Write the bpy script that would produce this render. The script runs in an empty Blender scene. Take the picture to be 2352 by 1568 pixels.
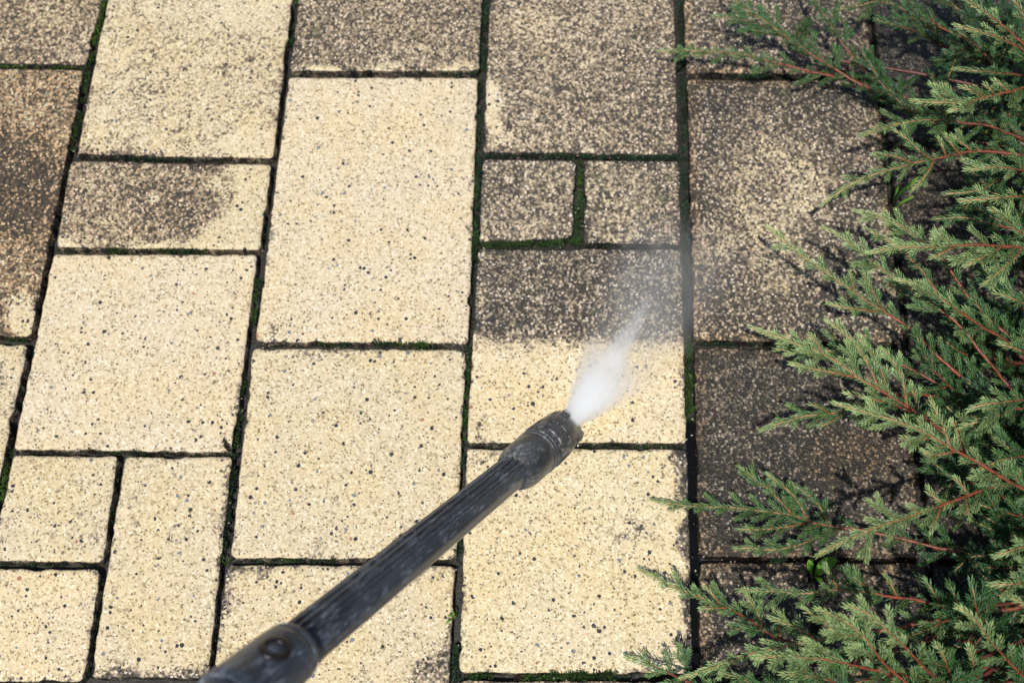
import bpy, math, random
import numpy as np
from mathutils import Vector, Matrix

random.seed(7)
rng = np.random.default_rng(7)
scene = bpy.context.scene
COL = scene.collection

# ------------------------------------------------------------------ camera
F_PX, PITCH, ROLL, YAW = 2818.0, 0.41699541, 0.00127432, 0.02778396
CAM = np.array([0.6514004, 0.0, 1.02859107])
def _rx(a): c, s = math.cos(a), math.sin(a); return np.array([[1, 0, 0], [0, c, -s], [0, s, c]])
def _rz(a): c, s = math.cos(a), math.sin(a); return np.array([[c, -s, 0], [s, c, 0], [0, 0, 1]])
ROT = _rz(YAW) @ _rx(PITCH) @ _rz(ROLL)
def at(x, y, z=0.0):
    """point of the place at height z seen at (x, y) of a 2352 x 1568 print of the photograph"""
    d = ROT @ np.array([(x - 1176) / F_PX, -(y - 784) / F_PX, -1.0])
    return CAM + d * ((z - CAM[2]) / d[2])
def at_depth(x, y, depth):
    d = ROT @ np.array([(x - 1176) / F_PX, -(y - 784) / F_PX, -1.0])
    return CAM + d * depth
def to_print(p):
    q = (np.asarray(p) - CAM) @ ROT
    return 1176 + F_PX * q[..., 0] / -q[..., 2], 784 - F_PX * q[..., 1] / -q[..., 2]

cam_data = bpy.data.cameras.new("camera")
cam = bpy.data.objects.new("camera", cam_data)
COL.objects.link(cam)
cam.matrix_world = Matrix.Translation(Vector(CAM)) @ Matrix(ROT.tolist()).to_4x4()
cam_data.sensor_width = 36.0
cam_data.lens = F_PX / 2352 * 36.0
cam_data.clip_start = 0.02
cam_data.clip_end = 200
cam_data.dof.use_dof = True
cam_data.dof.focus_distance = 0.98
cam_data.dof.aperture_fstop = 7.0
scene.camera = cam

# ------------------------------------------------------------------ the lance's axis (needed to aim the sun)
TUBE_A = at_depth(1166, 1092, 0.972)      # tube enters the nozzle head
TUBE_B = at_depth(666, 1499, 0.672)       # tube enters the coupling
HEAD_0 = at_depth(1181, 1083, 0.979)
HEAD_1 = at_depth(1292, 988, 1.058)

# ------------------------------------------------------------------ sky and sun
n = np.cross(TUBE_A - CAM, TUBE_B - CAM); n /= np.linalg.norm(n)
h = np.cross(n, [0, 0, 1.0]); h /= np.linalg.norm(h)
if h[0] > 0: h = -h                        # the sun stands to the left, behind the camera
w = np.cross(n, h); w *= np.sign(w[2])
ELEV = math.radians(65)
a = math.asin(min(1, math.sin(ELEV) / w[2]))
SUN = h * math.cos(a) + w * math.sin(a)
world = bpy.data.worlds.new("World"); scene.world = world; world.use_nodes = True
nt = world.node_tree
sky = nt.nodes.new("ShaderNodeTexSky"); sky.sky_type = 'NISHITA'; sky.sun_disc = False
sky.sun_elevation = math.asin(SUN[2]); sky.sun_rotation = math.atan2(SUN[0], SUN[1])
bg = nt.nodes["Background"]; bg.inputs[1].default_value = 0.085
nt.links.new(sky.outputs[0], bg.inputs[0])
sun_d = bpy.data.lights.new("sun", 'SUN'); sun_d.energy = 4.4; sun_d.angle = math.radians(0.55)
sun_d.color = (1.0, 0.955, 0.885)
sun = bpy.data.objects.new("sun", sun_d); COL.objects.link(sun)
sun.rotation_euler = Vector(SUN).to_track_quat('Z', 'Y').to_euler()
sun.location = Vector(SUN) * 10
vs = scene.view_settings
vs.view_transform = 'Standard'; vs.look = 'None'; vs.exposure = 0.19; vs.gamma = 1.0; vs.use_curve_mapping = False
scene.render.engine = 'CYCLES'
scene.cycles.volume_bounces = 24
scene.cycles.max_bounces = 24
scene.cycles.volume_step_rate = 1.0

# ------------------------------------------------------------------ node helper
class NB:
    def __init__(s, name):
        s.m = bpy.data.materials.new(name); s.m.use_nodes = True
        s.t = s.m.node_tree; s.bsdf = s.t.nodes["Principled BSDF"]; s.out = s.t.nodes["Material Output"]
    def n(s, typ, ins=None, **kw):
        nd = s.t.nodes.new(typ)
        for k, v in kw.items(): setattr(nd, k, v)
        for k, v in (ins or {}).items(): s.set(nd.inputs[k], v)
        return nd
    def set(s, sock, v):
        if isinstance(v, bpy.types.NodeSocket): s.t.links.new(v, sock)
        elif isinstance(v, bpy.types.Node): s.t.links.new(v.outputs[0], sock)
        else: sock.default_value = v
    def math(s, op, a, b=0.0, c=0.0, clamp=False):
        nd = s.n("ShaderNodeMath", {0: a, 1: b, 2: c}, operation=op); nd.use_clamp = clamp
        return nd.outputs[0]
    def ramp(s, fac, stops, interp='LINEAR'):
        nd = s.n("ShaderNodeValToRGB", {0: fac}); cr = nd.color_ramp; cr.interpolation = interp
        while len(cr.elements) < len(stops): cr.elements.new(0.5)
        for e, (p, c) in zip(cr.elements, stops):
            e.position = p; e.color = (*c, 1) if len(c) == 3 else c
        return nd.outputs[0]
    def mix(s, fac, a, b, blend='MIX'):
        nd = s.n("ShaderNodeMix", data_type='RGBA', blend_type=blend)
        s.set(nd.inputs[0], fac)
        for sk, v in ((nd.inputs[6], a), (nd.inputs[7], b)):
            s.set(sk, (*v, 1) if isinstance(v, tuple) and len(v) == 3 else v)
        return nd.outputs[2]
    def smooth(s, v, lo, hi):
        nd = s.n("ShaderNodeMapRange", {0: v, 1: lo, 2: hi, 3: 0.0, 4: 1.0}, interpolation_type='SMOOTHSTEP')
        return nd.outputs[0]
    def attr(s, name): return s.n("ShaderNodeAttribute", attribute_name=name)
    def pos(s): return s.n("ShaderNodeNewGeometry").outputs["Position"]
    def obj(s): return s.n("ShaderNodeTexCoord").outputs["Object"]
    def noise(s, v, scale, detail=4, rough=.55): return s.n("ShaderNodeTexNoise", {"Vector": v, "Scale": scale, "Detail": detail, "Roughness": rough}).outputs[0]
    def rgb(s, c):
        nd = s.n("ShaderNodeSeparateColor", {0: c}); return nd.outputs
    def bump(s, hgt, strength, dist):
        nd = s.n("ShaderNodeBump", {"Height": hgt, "Strength": strength, "Distance": dist})
        s.set(s.bsdf.inputs["Normal"], nd.outputs[0])
    def base(s, c, rough=None, spec=None):
        s.set(s.bsdf.inputs["Base Color"], c if not (isinstance(c, tuple) and len(c) == 3) else (*c, 1))
        if rough is not None: s.set(s.bsdf.inputs["Roughness"], rough)
        if spec is not None: s.set(s.bsdf.inputs["Specular IOR Level"], spec)
        return s.m

# ------------------------------------------------------------------ materials
def paver_material():
    b = NB("paver_concrete"); p = b.pos()
    wob = b.n("ShaderNodeTexNoise", {"Vector": p, "Scale": 700.0, "Detail": 1.0})
    pw = b.n("ShaderNodeVectorMath", {0: wob.outputs["Color"]}, operation='SCALE'); pw.inputs[3].default_value = 0.0012
    p2 = b.n("ShaderNodeVectorMath", {0: p, 1: pw.outputs[0]}, operation='ADD').outputs[0]
    g1 = b.n("ShaderNodeTexVoronoi", {"Vector": p2, "Scale": 620.0})
    c1 = b.rgb(g1.outputs["Color"])
    g2 = b.n("ShaderNodeTexVoronoi", {"Vector": p2, "Scale": 235.0}, voronoi_dimensions='2D')
    c2 = b.rgb(g2.outputs["Color"])
    g3 = b.n("ShaderNodeTexVoronoi", {"Vector": p2, "Scale": 410.0})
    c3 = b.rgb(g3.outputs["Color"])
    tint = b.attr("tint").outputs["Color"]
    dirt = b.attr("dirt").outputs["Fac"]; wet = b.attr("wet").outputs["Fac"]; brown = b.attr("brown").outputs["Fac"]
    big = b.noise(p, 14.0, 3); mid = b.noise(p, 70.0, 4, .65)
    clean = b.ramp(c1[0], [(0.0, (.17, .135, .09)), (.05, (.30, .235, .14)), (.16, (.47, .387, .26)), (.5, (.552, .458, .316)), (.85, (.585, .492, .36)), (.93, (.65, .57, .43)), (1, (.70, .64, .54))])
    clean = b.mix(b.smooth(big, .35, .7), clean, b.mix(1.0, clean, (1.02, .985, .88), 'MULTIPLY'))
    clean = b.mix(b.math('MULTIPLY', b.smooth(b.noise(p, 160.0, 3), .54, .68), .55), clean, b.mix(1.0, clean, (.84, .84, .90), 'MULTIPLY'))
    clean = b.mix(1.0, clean, tint, 'MULTIPLY')
    # stones in the mix: black, grey and a few reddish chips
    rad = b.math('MULTIPLY_ADD', b.math('POWER', c2[1], 1.6), .34, .17)
    inchip = b.smooth(b.math('SUBTRACT', rad, g2.outputs["Distance"]), 0.0, .05)
    ischip = b.math('LESS_THAN', c2[0], b.math('MULTIPLY_ADD', big, .10, .03))
    chipc = b.ramp(c2[2], [(0, (.026, .028, .034)), (.62, (.045, .046, .05)), (.76, (.16, .17, .18)), (.9, (.24, .22, .2)), (.95, (.30, .15, .09))], 'CONSTANT')
    clean = b.mix(b.math('MULTIPLY', inchip, ischip), clean, chipc)
    sp = b.math('MULTIPLY', b.math('LESS_THAN', c3[0], .085), b.smooth(b.math('SUBTRACT', .36, g3.outputs["Distance"]), 0, .08))
    clean = b.mix(sp, clean, b.mix(c3[1], (.035, .034, .034), (.17, .14, .10)))
    wh = b.math('MULTIPLY', b.math('GREATER_THAN', c3[0], .968), b.smooth(b.math('SUBTRACT', .42, g3.outputs["Distance"]), 0, .1))
    clean = b.mix(wh, clean, (.69, .63, .53))
    g4 = b.n("ShaderNodeTexVoronoi", {"Vector": p2, "Scale": 430.0})
    c4 = b.rgb(g4.outputs["Color"])
    aged = b.ramp(c4[1], [(0, (.022, .021, .020)), (.18, (.085, .071, .056)), (.32, (.21, .172, .128)), (.52, (.355, .295, .215)), (.74, (.47, .395, .295)), (.90, (.66, .58, .47))], 'CONSTANT')
    black = b.ramp(c4[1], [(0, (.018, .018, .019)), (.26, (.055, .049, .043)), (.44, (.135, .113, .088)), (.60, (.29, .245, .185)), (.78, (.48, .41, .32)), (.92, (.68, .61, .52))], 'CONSTANT')
    aged = b.mix(1.0, aged, (1.03, .985, .925), 'MULTIPLY')
    crev = b.smooth(g4.outputs["Distance"], .42, .62)
    aged = b.mix(b.math('MULTIPLY', crev, .6), aged, (.06, .05, .04))
    aged = b.mix(b.math('LESS_THAN', c3[2], .09), aged, (.03, .03, .03))
    black = b.mix(crev, black, (.030, .028, .026))
    black = b.mix(b.math('MULTIPLY', b.math('LESS_THAN', c3[2], .22), .85), black, (.024, .024, .026))
    md = b.math('MULTIPLY_ADD', mid, .8, -.4); gr = b.math('SUBTRACT', c4[2], .5)
    f = b.smooth(b.math('ADD', b.math('ADD', dirt, md), b.math('MULTIPLY', gr, .5)), .22, .52)
    f2 = b.smooth(b.math('ADD', b.math('ADD', dirt, md), b.math('MULTIPLY', gr, .55)), .62, 1.0)
    dirty = b.mix(f2, aged, black)
    dirty = b.mix(b.math('MULTIPLY', brown, .75), dirty, b.mix(1.0, dirty, (1.05, .76, .48), 'MULTIPLY'))
    algae = b.math('MULTIPLY', b.smooth(b.noise(p, 48.0, 3), .60, .72), .45)
    dirty = b.mix(algae, dirty, (.06, .07, .026))
    f = b.math('MULTIPLY', f, .96)
    col = b.mix(f, clean, dirty)
    blot = b.smooth(b.noise(p, 34.0, 5, .7), .38, .66)
    over = b.math('MULTIPLY', b.math('SUBTRACT', dirt, .75, clamp=True), blot)
    col = b.mix(b.math('MULTIPLY', over, 1.5, clamp=True), col, b.mix(1.0, col, (.25, .25, .26), 'MULTIPLY'))
    col = b.mix(wet, col, b.mix(1.0, col, (.22, .215, .21), 'MULTIPLY'))  # damp darkening; also carries the shade painted at the top right
    rough = b.math('MULTIPLY_ADD', wet, -.42, .82)
    hgt = b.math('ADD', b.math('MULTIPLY', g1.outputs["Distance"], b.math('MULTIPLY_ADD', f, -.9, -.35)), b.math('MULTIPLY', mid, .5))
    b.bump(hgt, .8, .0011)
    return b.base(col, rough, .35)

def soil_material():
    b = NB("joint_soil"); p = b.pos()
    c = b.ramp(b.noise(p, 260, 5, .7), [(.3, (.006, .006, .005)), (.6, (.018, .016, .012)), (.8, (.05, .042, .03))])
    b.bump(b.noise(p, 400, 4), .6, .002)
    return b.base(c, .6)

def water_material():
    b = NB("standing_water"); p = b.pos()
    b.bump(b.noise(p, 120, 2), .25, .001)
    return b.base((.004, .0045, .005), .2, .15)

def moss_material():
    b = NB("moss_green")
    c = b.attr("tone").outputs["Color"]
    m = b.base(c, .7, .25)
    b.bsdf.inputs["Subsurface Weight"].default_value = 0.0
    return m

def needle_material():
    b = NB("juniper_needles")
    c = b.attr("tone").outputs["Color"]
    b.base(c, .42, .28)
    tr = b.n("ShaderNodeBsdfTranslucent", {"Color": b.mix(1.0, c, (.9, 1.1, .5), 'MULTIPLY')})
    mx = b.n("ShaderNodeMixShader", {0: .15, 1: b.bsdf.outputs[0], 2: tr.outputs[0]})
    b.t.links.new(mx.outputs[0], b.out.inputs[0])
    return b.m

def bark_material():
    b = NB("juniper_bark"); c = b.attr("tone").outputs["Color"]
    p = b.pos()
    nz = b.noise(p, 900, 3)
    c = b.mix(b.smooth(nz, .45, .7), c, b.mix(1.0, c, (.55, .5, .5), 'MULTIPLY'))
    b.bump(nz, .5, .0006)
    return b.base(c, .4, .4)

def leaf_material():
    b = NB("weed_leaf"); p = b.pos()
    c = b.mix(b.noise(p, 160, 3), (.10, .26, .02), (.17, .38, .04))
    b.base(c, .4, .4)
    tr = b.n("ShaderNodeBsdfTranslucent", {"Color": c})
    mx = b.n("ShaderNodeMixShader", {0: .3, 1: b.bsdf.outputs[0], 2: tr.outputs[0]})
    b.t.links.new(mx.outputs[0], b.out.inputs[0])
    return b.m

def plastic_material(name, dark, dust, amount, stretch):
    b = NB(name); o = b.obj()
    mp = b.n("ShaderNodeMapping", {"Vector": o, "Scale": (1, 1, stretch)}).outputs[0]
    fine = b.noise(mp, 420, 5, .7); cloud = b.noise(o, 55, 4, .6); sc = b.noise(mp, 1500, 3, .6)
    patch = b.smooth(cloud, .40, .62)
    mp3 = b.n("ShaderNodeMapping", {"Vector": o, "Scale": (1, 1, max(stretch, .22))}).outputs[0]
    d = b.math('MULTIPLY', b.smooth(b.noise(mp3, 330, 6, .72), .44, .78), b.math('MULTIPLY', patch, amount))
    d = b.math('ADD', d, b.math('MULTIPLY', b.smooth(b.noise(mp3, 45, 3, .5), .35, .75), .10))
    d = b.math('ADD', d, b.math('MULTIPLY', b.smooth(fine, .60, .72), b.math('MULTIPLY_ADD', patch, .45, .10)))
    d = b.math('ADD', d, b.math('MULTIPLY', b.smooth(sc, .64, .72), b.math('MULTIPLY_ADD', patch, .5, .25)), clamp=True)
    c = b.mix(d, dark, dust)
    r = b.math('MULTIPLY_ADD', d, .4, .30)
    b.bump(b.math('ADD', fine, b.math('MULTIPLY', sc, .4)), .35, .0005)
    return b.base(c, r, .5)

M_PAVER, M_SOIL, M_WATER, M_MOSS = paver_material(), soil_material(), water_material(), moss_material()
M_NEEDLE, M_BARK, M_LEAF = needle_material(), bark_material(), leaf_material()
M_TUBE = plastic_material("worn_black_plastic", (.025, .033, .047), (.42, .47, .53), .66, .10)
M_HEAD = plastic_material("dusty_black_plastic", (.028, .030, .035), (.40, .40, .39), .85, .5)
M_RUST = plastic_material("stained_recess", (.008, .006, .006), (.05, .024, .02), .4, 1.0)

# ------------------------------------------------------------------ object helpers
def mesh_obj(name, verts, faces, mat, parent=None, smooth=True, attrs=None):
    me = bpy.data.meshes.new(name)
    me.from_pydata([tuple(map(float, v)) for v in verts], [], [tuple(f) for f in faces])
    me.materials.append(mat)
    if smooth: me.polygons.foreach_set("use_smooth", [True] * len(me.polygons))
    for k, v in (attrs or {}).items():
        v = np.asarray(v, dtype=np.float32)
        if v.ndim == 1:
            at_ = me.attributes.new(k, 'FLOAT', 'POINT'); at_.data.foreach_set("value", v)
        else:
            if v.shape[1] == 3: v = np.concatenate([v, np.ones((len(v), 1), np.float32)], 1)
            at_ = me.attributes.new(k, 'FLOAT_COLOR', 'POINT'); at_.data.foreach_set("color", v.ravel())
    me.update()
    o = bpy.data.objects.new(name, me); COL.objects.link(o)
    if parent is not None: o.parent = parent
    return o
def empty(name, loc, label, cat):
    o = bpy.data.objects.new(name, None); COL.objects.link(o); o.location = tuple(map(float, loc))
    o.empty_display_size = .02
    o["label"] = label; o["category"] = cat
    return o
def unit(v): v = np.asarray(v, float); return v / np.linalg.norm(v)
def frame(axis, ref):
    zz = unit(axis); xx = unit(ref - zz * np.dot(ref, zz)); yy = np.cross(zz, xx)
    return xx, yy, zz

# ------------------------------------------------------------------ ground and far pavement
mesh_obj("ground", [(-6, -6, -.013), (8, -6, -.013), (8, 8, -.013), (-6, 8, -.013)], [(0, 1, 2, 3)], M_SOIL)["kind"] = "structure"

# ------------------------------------------------------------------ pavers
G = .0022
def seg(x0, y0, x1, y1, px, py):
    dx, dy = x1 - x0, y1 - y0
    t = np.clip(((px - x0) * dx + (py - y0) * dy) / (dx * dx + dy * dy + 1e-9), 0, 1)
    return np.hypot(px - x0 - t * dx, py - y0 - t * dy)
def ss(v, lo, hi):
    t = np.clip((v - lo) / (hi - lo), 0, 1); return t * t * (3 - 2 * t)
def vnoise(x, y, s, seed=0):
    r = np.random.default_rng(seed); tab = r.random((64, 64))
    X, Y = x / s, y / s; xi, yi = np.floor(X).astype(int), np.floor(Y).astype(int)
    fx, fy = X - xi, Y - yi; fx = fx * fx * (3 - 2 * fx); fy = fy * fy * (3 - 2 * fy)
    g = lambda i, j: tab[i % 64, j % 64]
    return (g(xi, yi) * (1 - fx) + g(xi + 1, yi) * fx) * (1 - fy) + (g(xi, yi + 1) * (1 - fx) + g(xi + 1, yi + 1) * fx) * fy

def stain(key, x, y):
    """dirt, wetness (with painted shade at the top right) and brownness of paver `key` at the point that prints at (x, y)"""
    d = np.zeros_like(x); wet_shade = np.zeros_like(x); br = np.zeros_like(x)
    nz = vnoise(x, y, 38, 3) - .5; nz2 = vnoise(x, y, 110, 5) - .5
    xx, yy = x + nz * 40, y + nz * 40
    def blob(cx, cy, rx, ry, amt):
        q = np.hypot((xx - cx) / rx, (yy - cy) / ry); return amt * (1 - ss(q, .45, 1.1))
    if key == 'c0a': d += .54 + nz2 * .2; br += .45
    elif key == 'c0b':
        d += .55; br += .85; d += blob(20, 430, 170, 150, .5) - .32 * ss(yy, 600, 770) * ss(xx, 10, 100)
        d -= blob(70, 740, 60, 90, .4)
    elif key == 'c0c': d += .06 + blob(-10, 900, 30, 90, .35)
    elif key == 'c1a':
        d += .25 + nz2 * .14; d -= blob(600, 330, 110, 50, .5) + blob(560, 30, 110, 80, .15)
        d += blob(250, 350, 130, 20, .3); br += .3
    elif key == 'c1b':
        d += .56 + nz2 * .2; d -= .72 * ss(xx + .25 * (yy - 370) + nz2 * 60 + nz * 60, 470, 610); d -= .5 * ss(yy, 545, 572) ; d -= blob(345, 445, 22, 18, .4)
        d += blob(400, 470, 190, 70, .10); br += .4
    elif key == 'c1c': d += .02 + nz * .1 + blob(140, 805, 14, 26, .2) + blob(575, 750, 20, 60, .35)
    elif key == 'c1d': d += .08 + nz * .15 + blob(190, 1230, 50, 40, .2)
    elif key == 'c1e': d += .08 + nz * .15 + .6 * ss(yy, 1510, 1560) + blob(525, 1100, 22, 120, .25) + blob(505, 1260, 16, 60, .3)
    elif key == 'c1f': d += .06 + nz * .15
    elif key == 'c2a': br += .2; d += .60 + nz2 * .15; d -= .65 * ss(yy, 138, 162) * ss(-xx, -900, -680) + .45 * ss(yy, 148, 165)
    elif key == 'c2b': d += .02 + nz * .12 + blob(620, 760, 45, 30, .35)
    elif key == 'c2c': d += .03 + nz * .12 + blob(740, 815, 90, 18, .25)
    elif key == 'c2d':
        d += .06 + nz * .15 + blob(560, 1310, 90, 16, .45) + .45 * (1 - ss(xx - (519 - (yy - 1294) * .13), 4, 22))
        d += blob(1030, 1560, 90, 90, .5) + blob(530, 1390, 20, 60, .3)
    elif key == 'c3a':
        br += .15; d += .58 + nz2 * .16; d -= blob(1125, 245, 26, 70, .75) + blob(1150, 320, 40, 12, .4) + blob(1230, 60, 100, 50, .15)
        d += blob(1480, 200, 120, 160, .12)
    elif key == 'c3b': d += .60 + nz2 * .2 - .4 * (1 - ss(xx, 1100, 1118)) * ss(yy, 480, 540)
    elif key == 'c3c': d += .60 + nz2 * .2
    elif key == 'c3d':
        d += .82 - .86 * ss(y + nz * 22 + nz2 * 20, 745, 825); d -= .6 * (1 - ss(xx - (1097 - (yy - 570) * .055), 10, 26)) * ss(yy, 575, 640)
        d += blob(1083, 975, 30, 45, .75) + blob(1565, 900, 22, 80, .35) - blob(1560, 640, 20, 90, .25)
        wet_shade += .15 * (1 - ss(yy, 700, 800))
    elif key == 'c3e':
        d += .02 + nz * .1 + blob(1455, 1225, 70, 40, .28) + blob(1300, 1290, 200, 80, .05)
        d += .78 * ss(xx - (1580 + (yy - 1029) * .023), -34, -6) + blob(1110, 1040, 60, 14, .3) + blob(1545, 1045, 60, 16, .4)
    elif key == 'c3f': d += .5
    elif key in ('c4a',): d += .76 + nz2 * .25; wet_shade += .12 + .45 * ss(xx, 1720, 1900); br += .1  # wetness raised to the right paints the shade of the corner
    elif key == 'c4b':
        d += .80 + nz2 * .3; d -= blob(1790, 430, 150, 180, .34) + blob(1640, 560, 60, 60, .2) + blob(1800, 620, 90, 90, .25)
        wet_shade += .12 + .3 * ss(-yy, -300, -200) - blob(1800, 430, 150, 170, .2); br += .05
    elif key == 'c4c': d += .98 + nz2 * .35; wet_shade += .62; br += .1 + blob(1950, 1050, 150, 100, .6)
    elif key == 'c4d': d += .98 + nz2 * .3; wet_shade += .46; br += .15
    elif key == 'c4e': d += .98 + nz2 * .3; wet_shade += .62; br += .35
    elif key == 'c5a': d += 1.05; wet_shade += .95; br += .2  # dirty wet paver, darkened further to paint the shade over this corner
    else: d += 1.05 + nz2 * .3; wet_shade += .85; br += .45
    if key[1] in '45':     # brownish rims on the dark pavers
        pass
    return d, np.clip(wet_shade, 0, 1), np.clip(br, 0, 1)

def cuts(L):
    e = [0, .0008, .0018, .0032, .0055]
    k = max(2, int(round((L - .011) / .0045)))
    return np.array(e + list(np.linspace(.0055, L - .0055, k + 1)[1:-1]) + [L - x for x in reversed(e)])

def make_paver(key, quad, label, name='paver', loc_seed=0):
    TL, TR, BR, BL = [np.array(q[:2]) for q in quad]
    r = np.random.default_rng(abs(hash(label)) % 1000 if False else sum(map(ord, key)) * 7)
    cen = (TL + TR + BR + BL) / 4
    TL, TR, BR, BL = [q + np.array([math.copysign(-.0003, cen[0] - q[0]), math.copysign(-.0004, cen[1] - q[1])]) for q in (TL, TR, BR, BL)]
    W = (np.linalg.norm(TR - TL) + np.linalg.norm(BR - BL)) / 2; H = (np.linalg.norm(TL - BL) + np.linalg.norm(TR - BR)) / 2
    us, vsn = cuts(W), cuts(H)
    U, V = np.meshgrid(us, vsn)                       # rows run up
    edge = np.minimum(np.minimum(U, W - U), np.minimum(V, H - V))
    R = .0045                                          # rounded corners
    for cx, cy, sx, sy in ((R, R, -1, -1), (W - R, R, 1, -1), (R, H - R, -1, 1), (W - R, H - R, 1, 1)):
        dx, dy = (U - cx) * sx, (V - cy) * sy
        m = (dx > 0) & (dy > 0)
        mx = np.maximum(dx, dy); hy = np.hypot(dx, dy) + 1e-9
        k = np.where(m, mx / hy, 1)
        U = np.where(m, cx + sx * dx * k, U); V = np.where(m, cy + sy * dy * k, V)
    a_, b_ = U / W, V / H
    X = (1 - b_)[..., None] * ((1 - a_)[..., None] * BL + a_[..., None] * BR) + b_[..., None] * ((1 - a_)[..., None] * TL + a_[..., None] * TR)
    ox, oy = X[..., 0].copy(), X[..., 1].copy()
    rim = 1 - ss(edge, 0, .006)
    X[..., 0] += rim * ((vnoise(ox, oy, .008, 11) - .5) * .0016 - np.sign(ox - ox.mean()) * .0018 * ss(vnoise(ox, oy, .0065, 15), .70, .95)); X[..., 1] += rim * ((vnoise(ox, oy, .009, 12) - .5) * .0016 - np.sign(oy - oy.mean()) * .0014 * ss(vnoise(ox, oy, .0070, 16), .70, .95))
    Z = -.0021 * np.clip(1 - edge / .0032, 0, 1) ** 2 + (vnoise(ox, oy, .016, 13) - .5) * .0006 * ss(edge, 0, .008)
    tilt = (r.random(3) - .5) * np.array([.008, .008, .0012])
    cx, cy = X[..., 0].mean(), X[..., 1].mean()
    Z = Z + (X[..., 0] - cx) * tilt[0] + (X[..., 1] - cy) * tilt[1] + tilt[2]
    ny, nx = Z.shape
    P = np.stack([X[..., 0] - cx, X[..., 1] - cy, Z], -1).reshape(-1, 3)
    idx = np.arange(nx * ny).reshape(ny, nx)
    faces = [(idx[j, i], idx[j, i + 1], idx[j + 1, i + 1], idx[j + 1, i]) for j in range(ny - 1) for i in range(nx - 1)]
    loop = list(idx[0, :]) + list(idx[1:, -1]) + list(idx[-1, -2::-1]) + list(idx[-2:0:-1, 0])
    low = P[loop].copy(); low[:, 2] = -.055
    nv = len(P); L = len(loop)
    for i in range(L):
        j = (i + 1) % L; faces.append((loop[i], nv + i, nv + j, loop[j]))
    wp = P + np.array([cx, cy, 0])
    px, py = to_print(np.column_stack([wp[:, :2], np.zeros(len(wp))]))
    d, wet_shade, br = stain(key, px, py)
    # every edge gathers some grime, in patches
    e_ = edge.reshape(-1)
    d = d + (1 - ss(e_, 0, .0075)) * ss(vnoise(px, py, 26, 21), .48, .85) * .45
    if key[1] == '4': br = np.clip(br + (1 - ss(e_, 0, .016)) * .6, 0, 1); d = d - (1 - ss(e_, .001, .012)) * .18
    skin = (1 - ss(e_, .0001, .0008)) * (.55 + .45 * ss(vnoise(px, py, 18, 23), .3, .6))                   # the walls of the joint are black with old grime
    d = d + skin * .9; wet_shade = np.clip(wet_shade + skin, 0, 1)
    full = lambda q, v: np.concatenate([q, np.full(L, v)])
    tn = np.array([1.0, 1.0, 1.0]) * r.uniform(.93, 1.04) * np.array([1, r.uniform(.99, 1.01), r.uniform(.92, 1.0)])
    o = mesh_obj(name, np.concatenate([P, low]), faces, M_PAVER, attrs=dict(dirt=full(d, 1.5), wet=full(wet_shade, 1.0), brown=full(br, .2), tint=np.tile(tn, (len(P) + L, 1))))
    o.location = (cx, cy, 0)
    o["label"] = label; o["category"] = "paver"; o["group"] = "rectangular pavers of the path"
    return o

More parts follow.
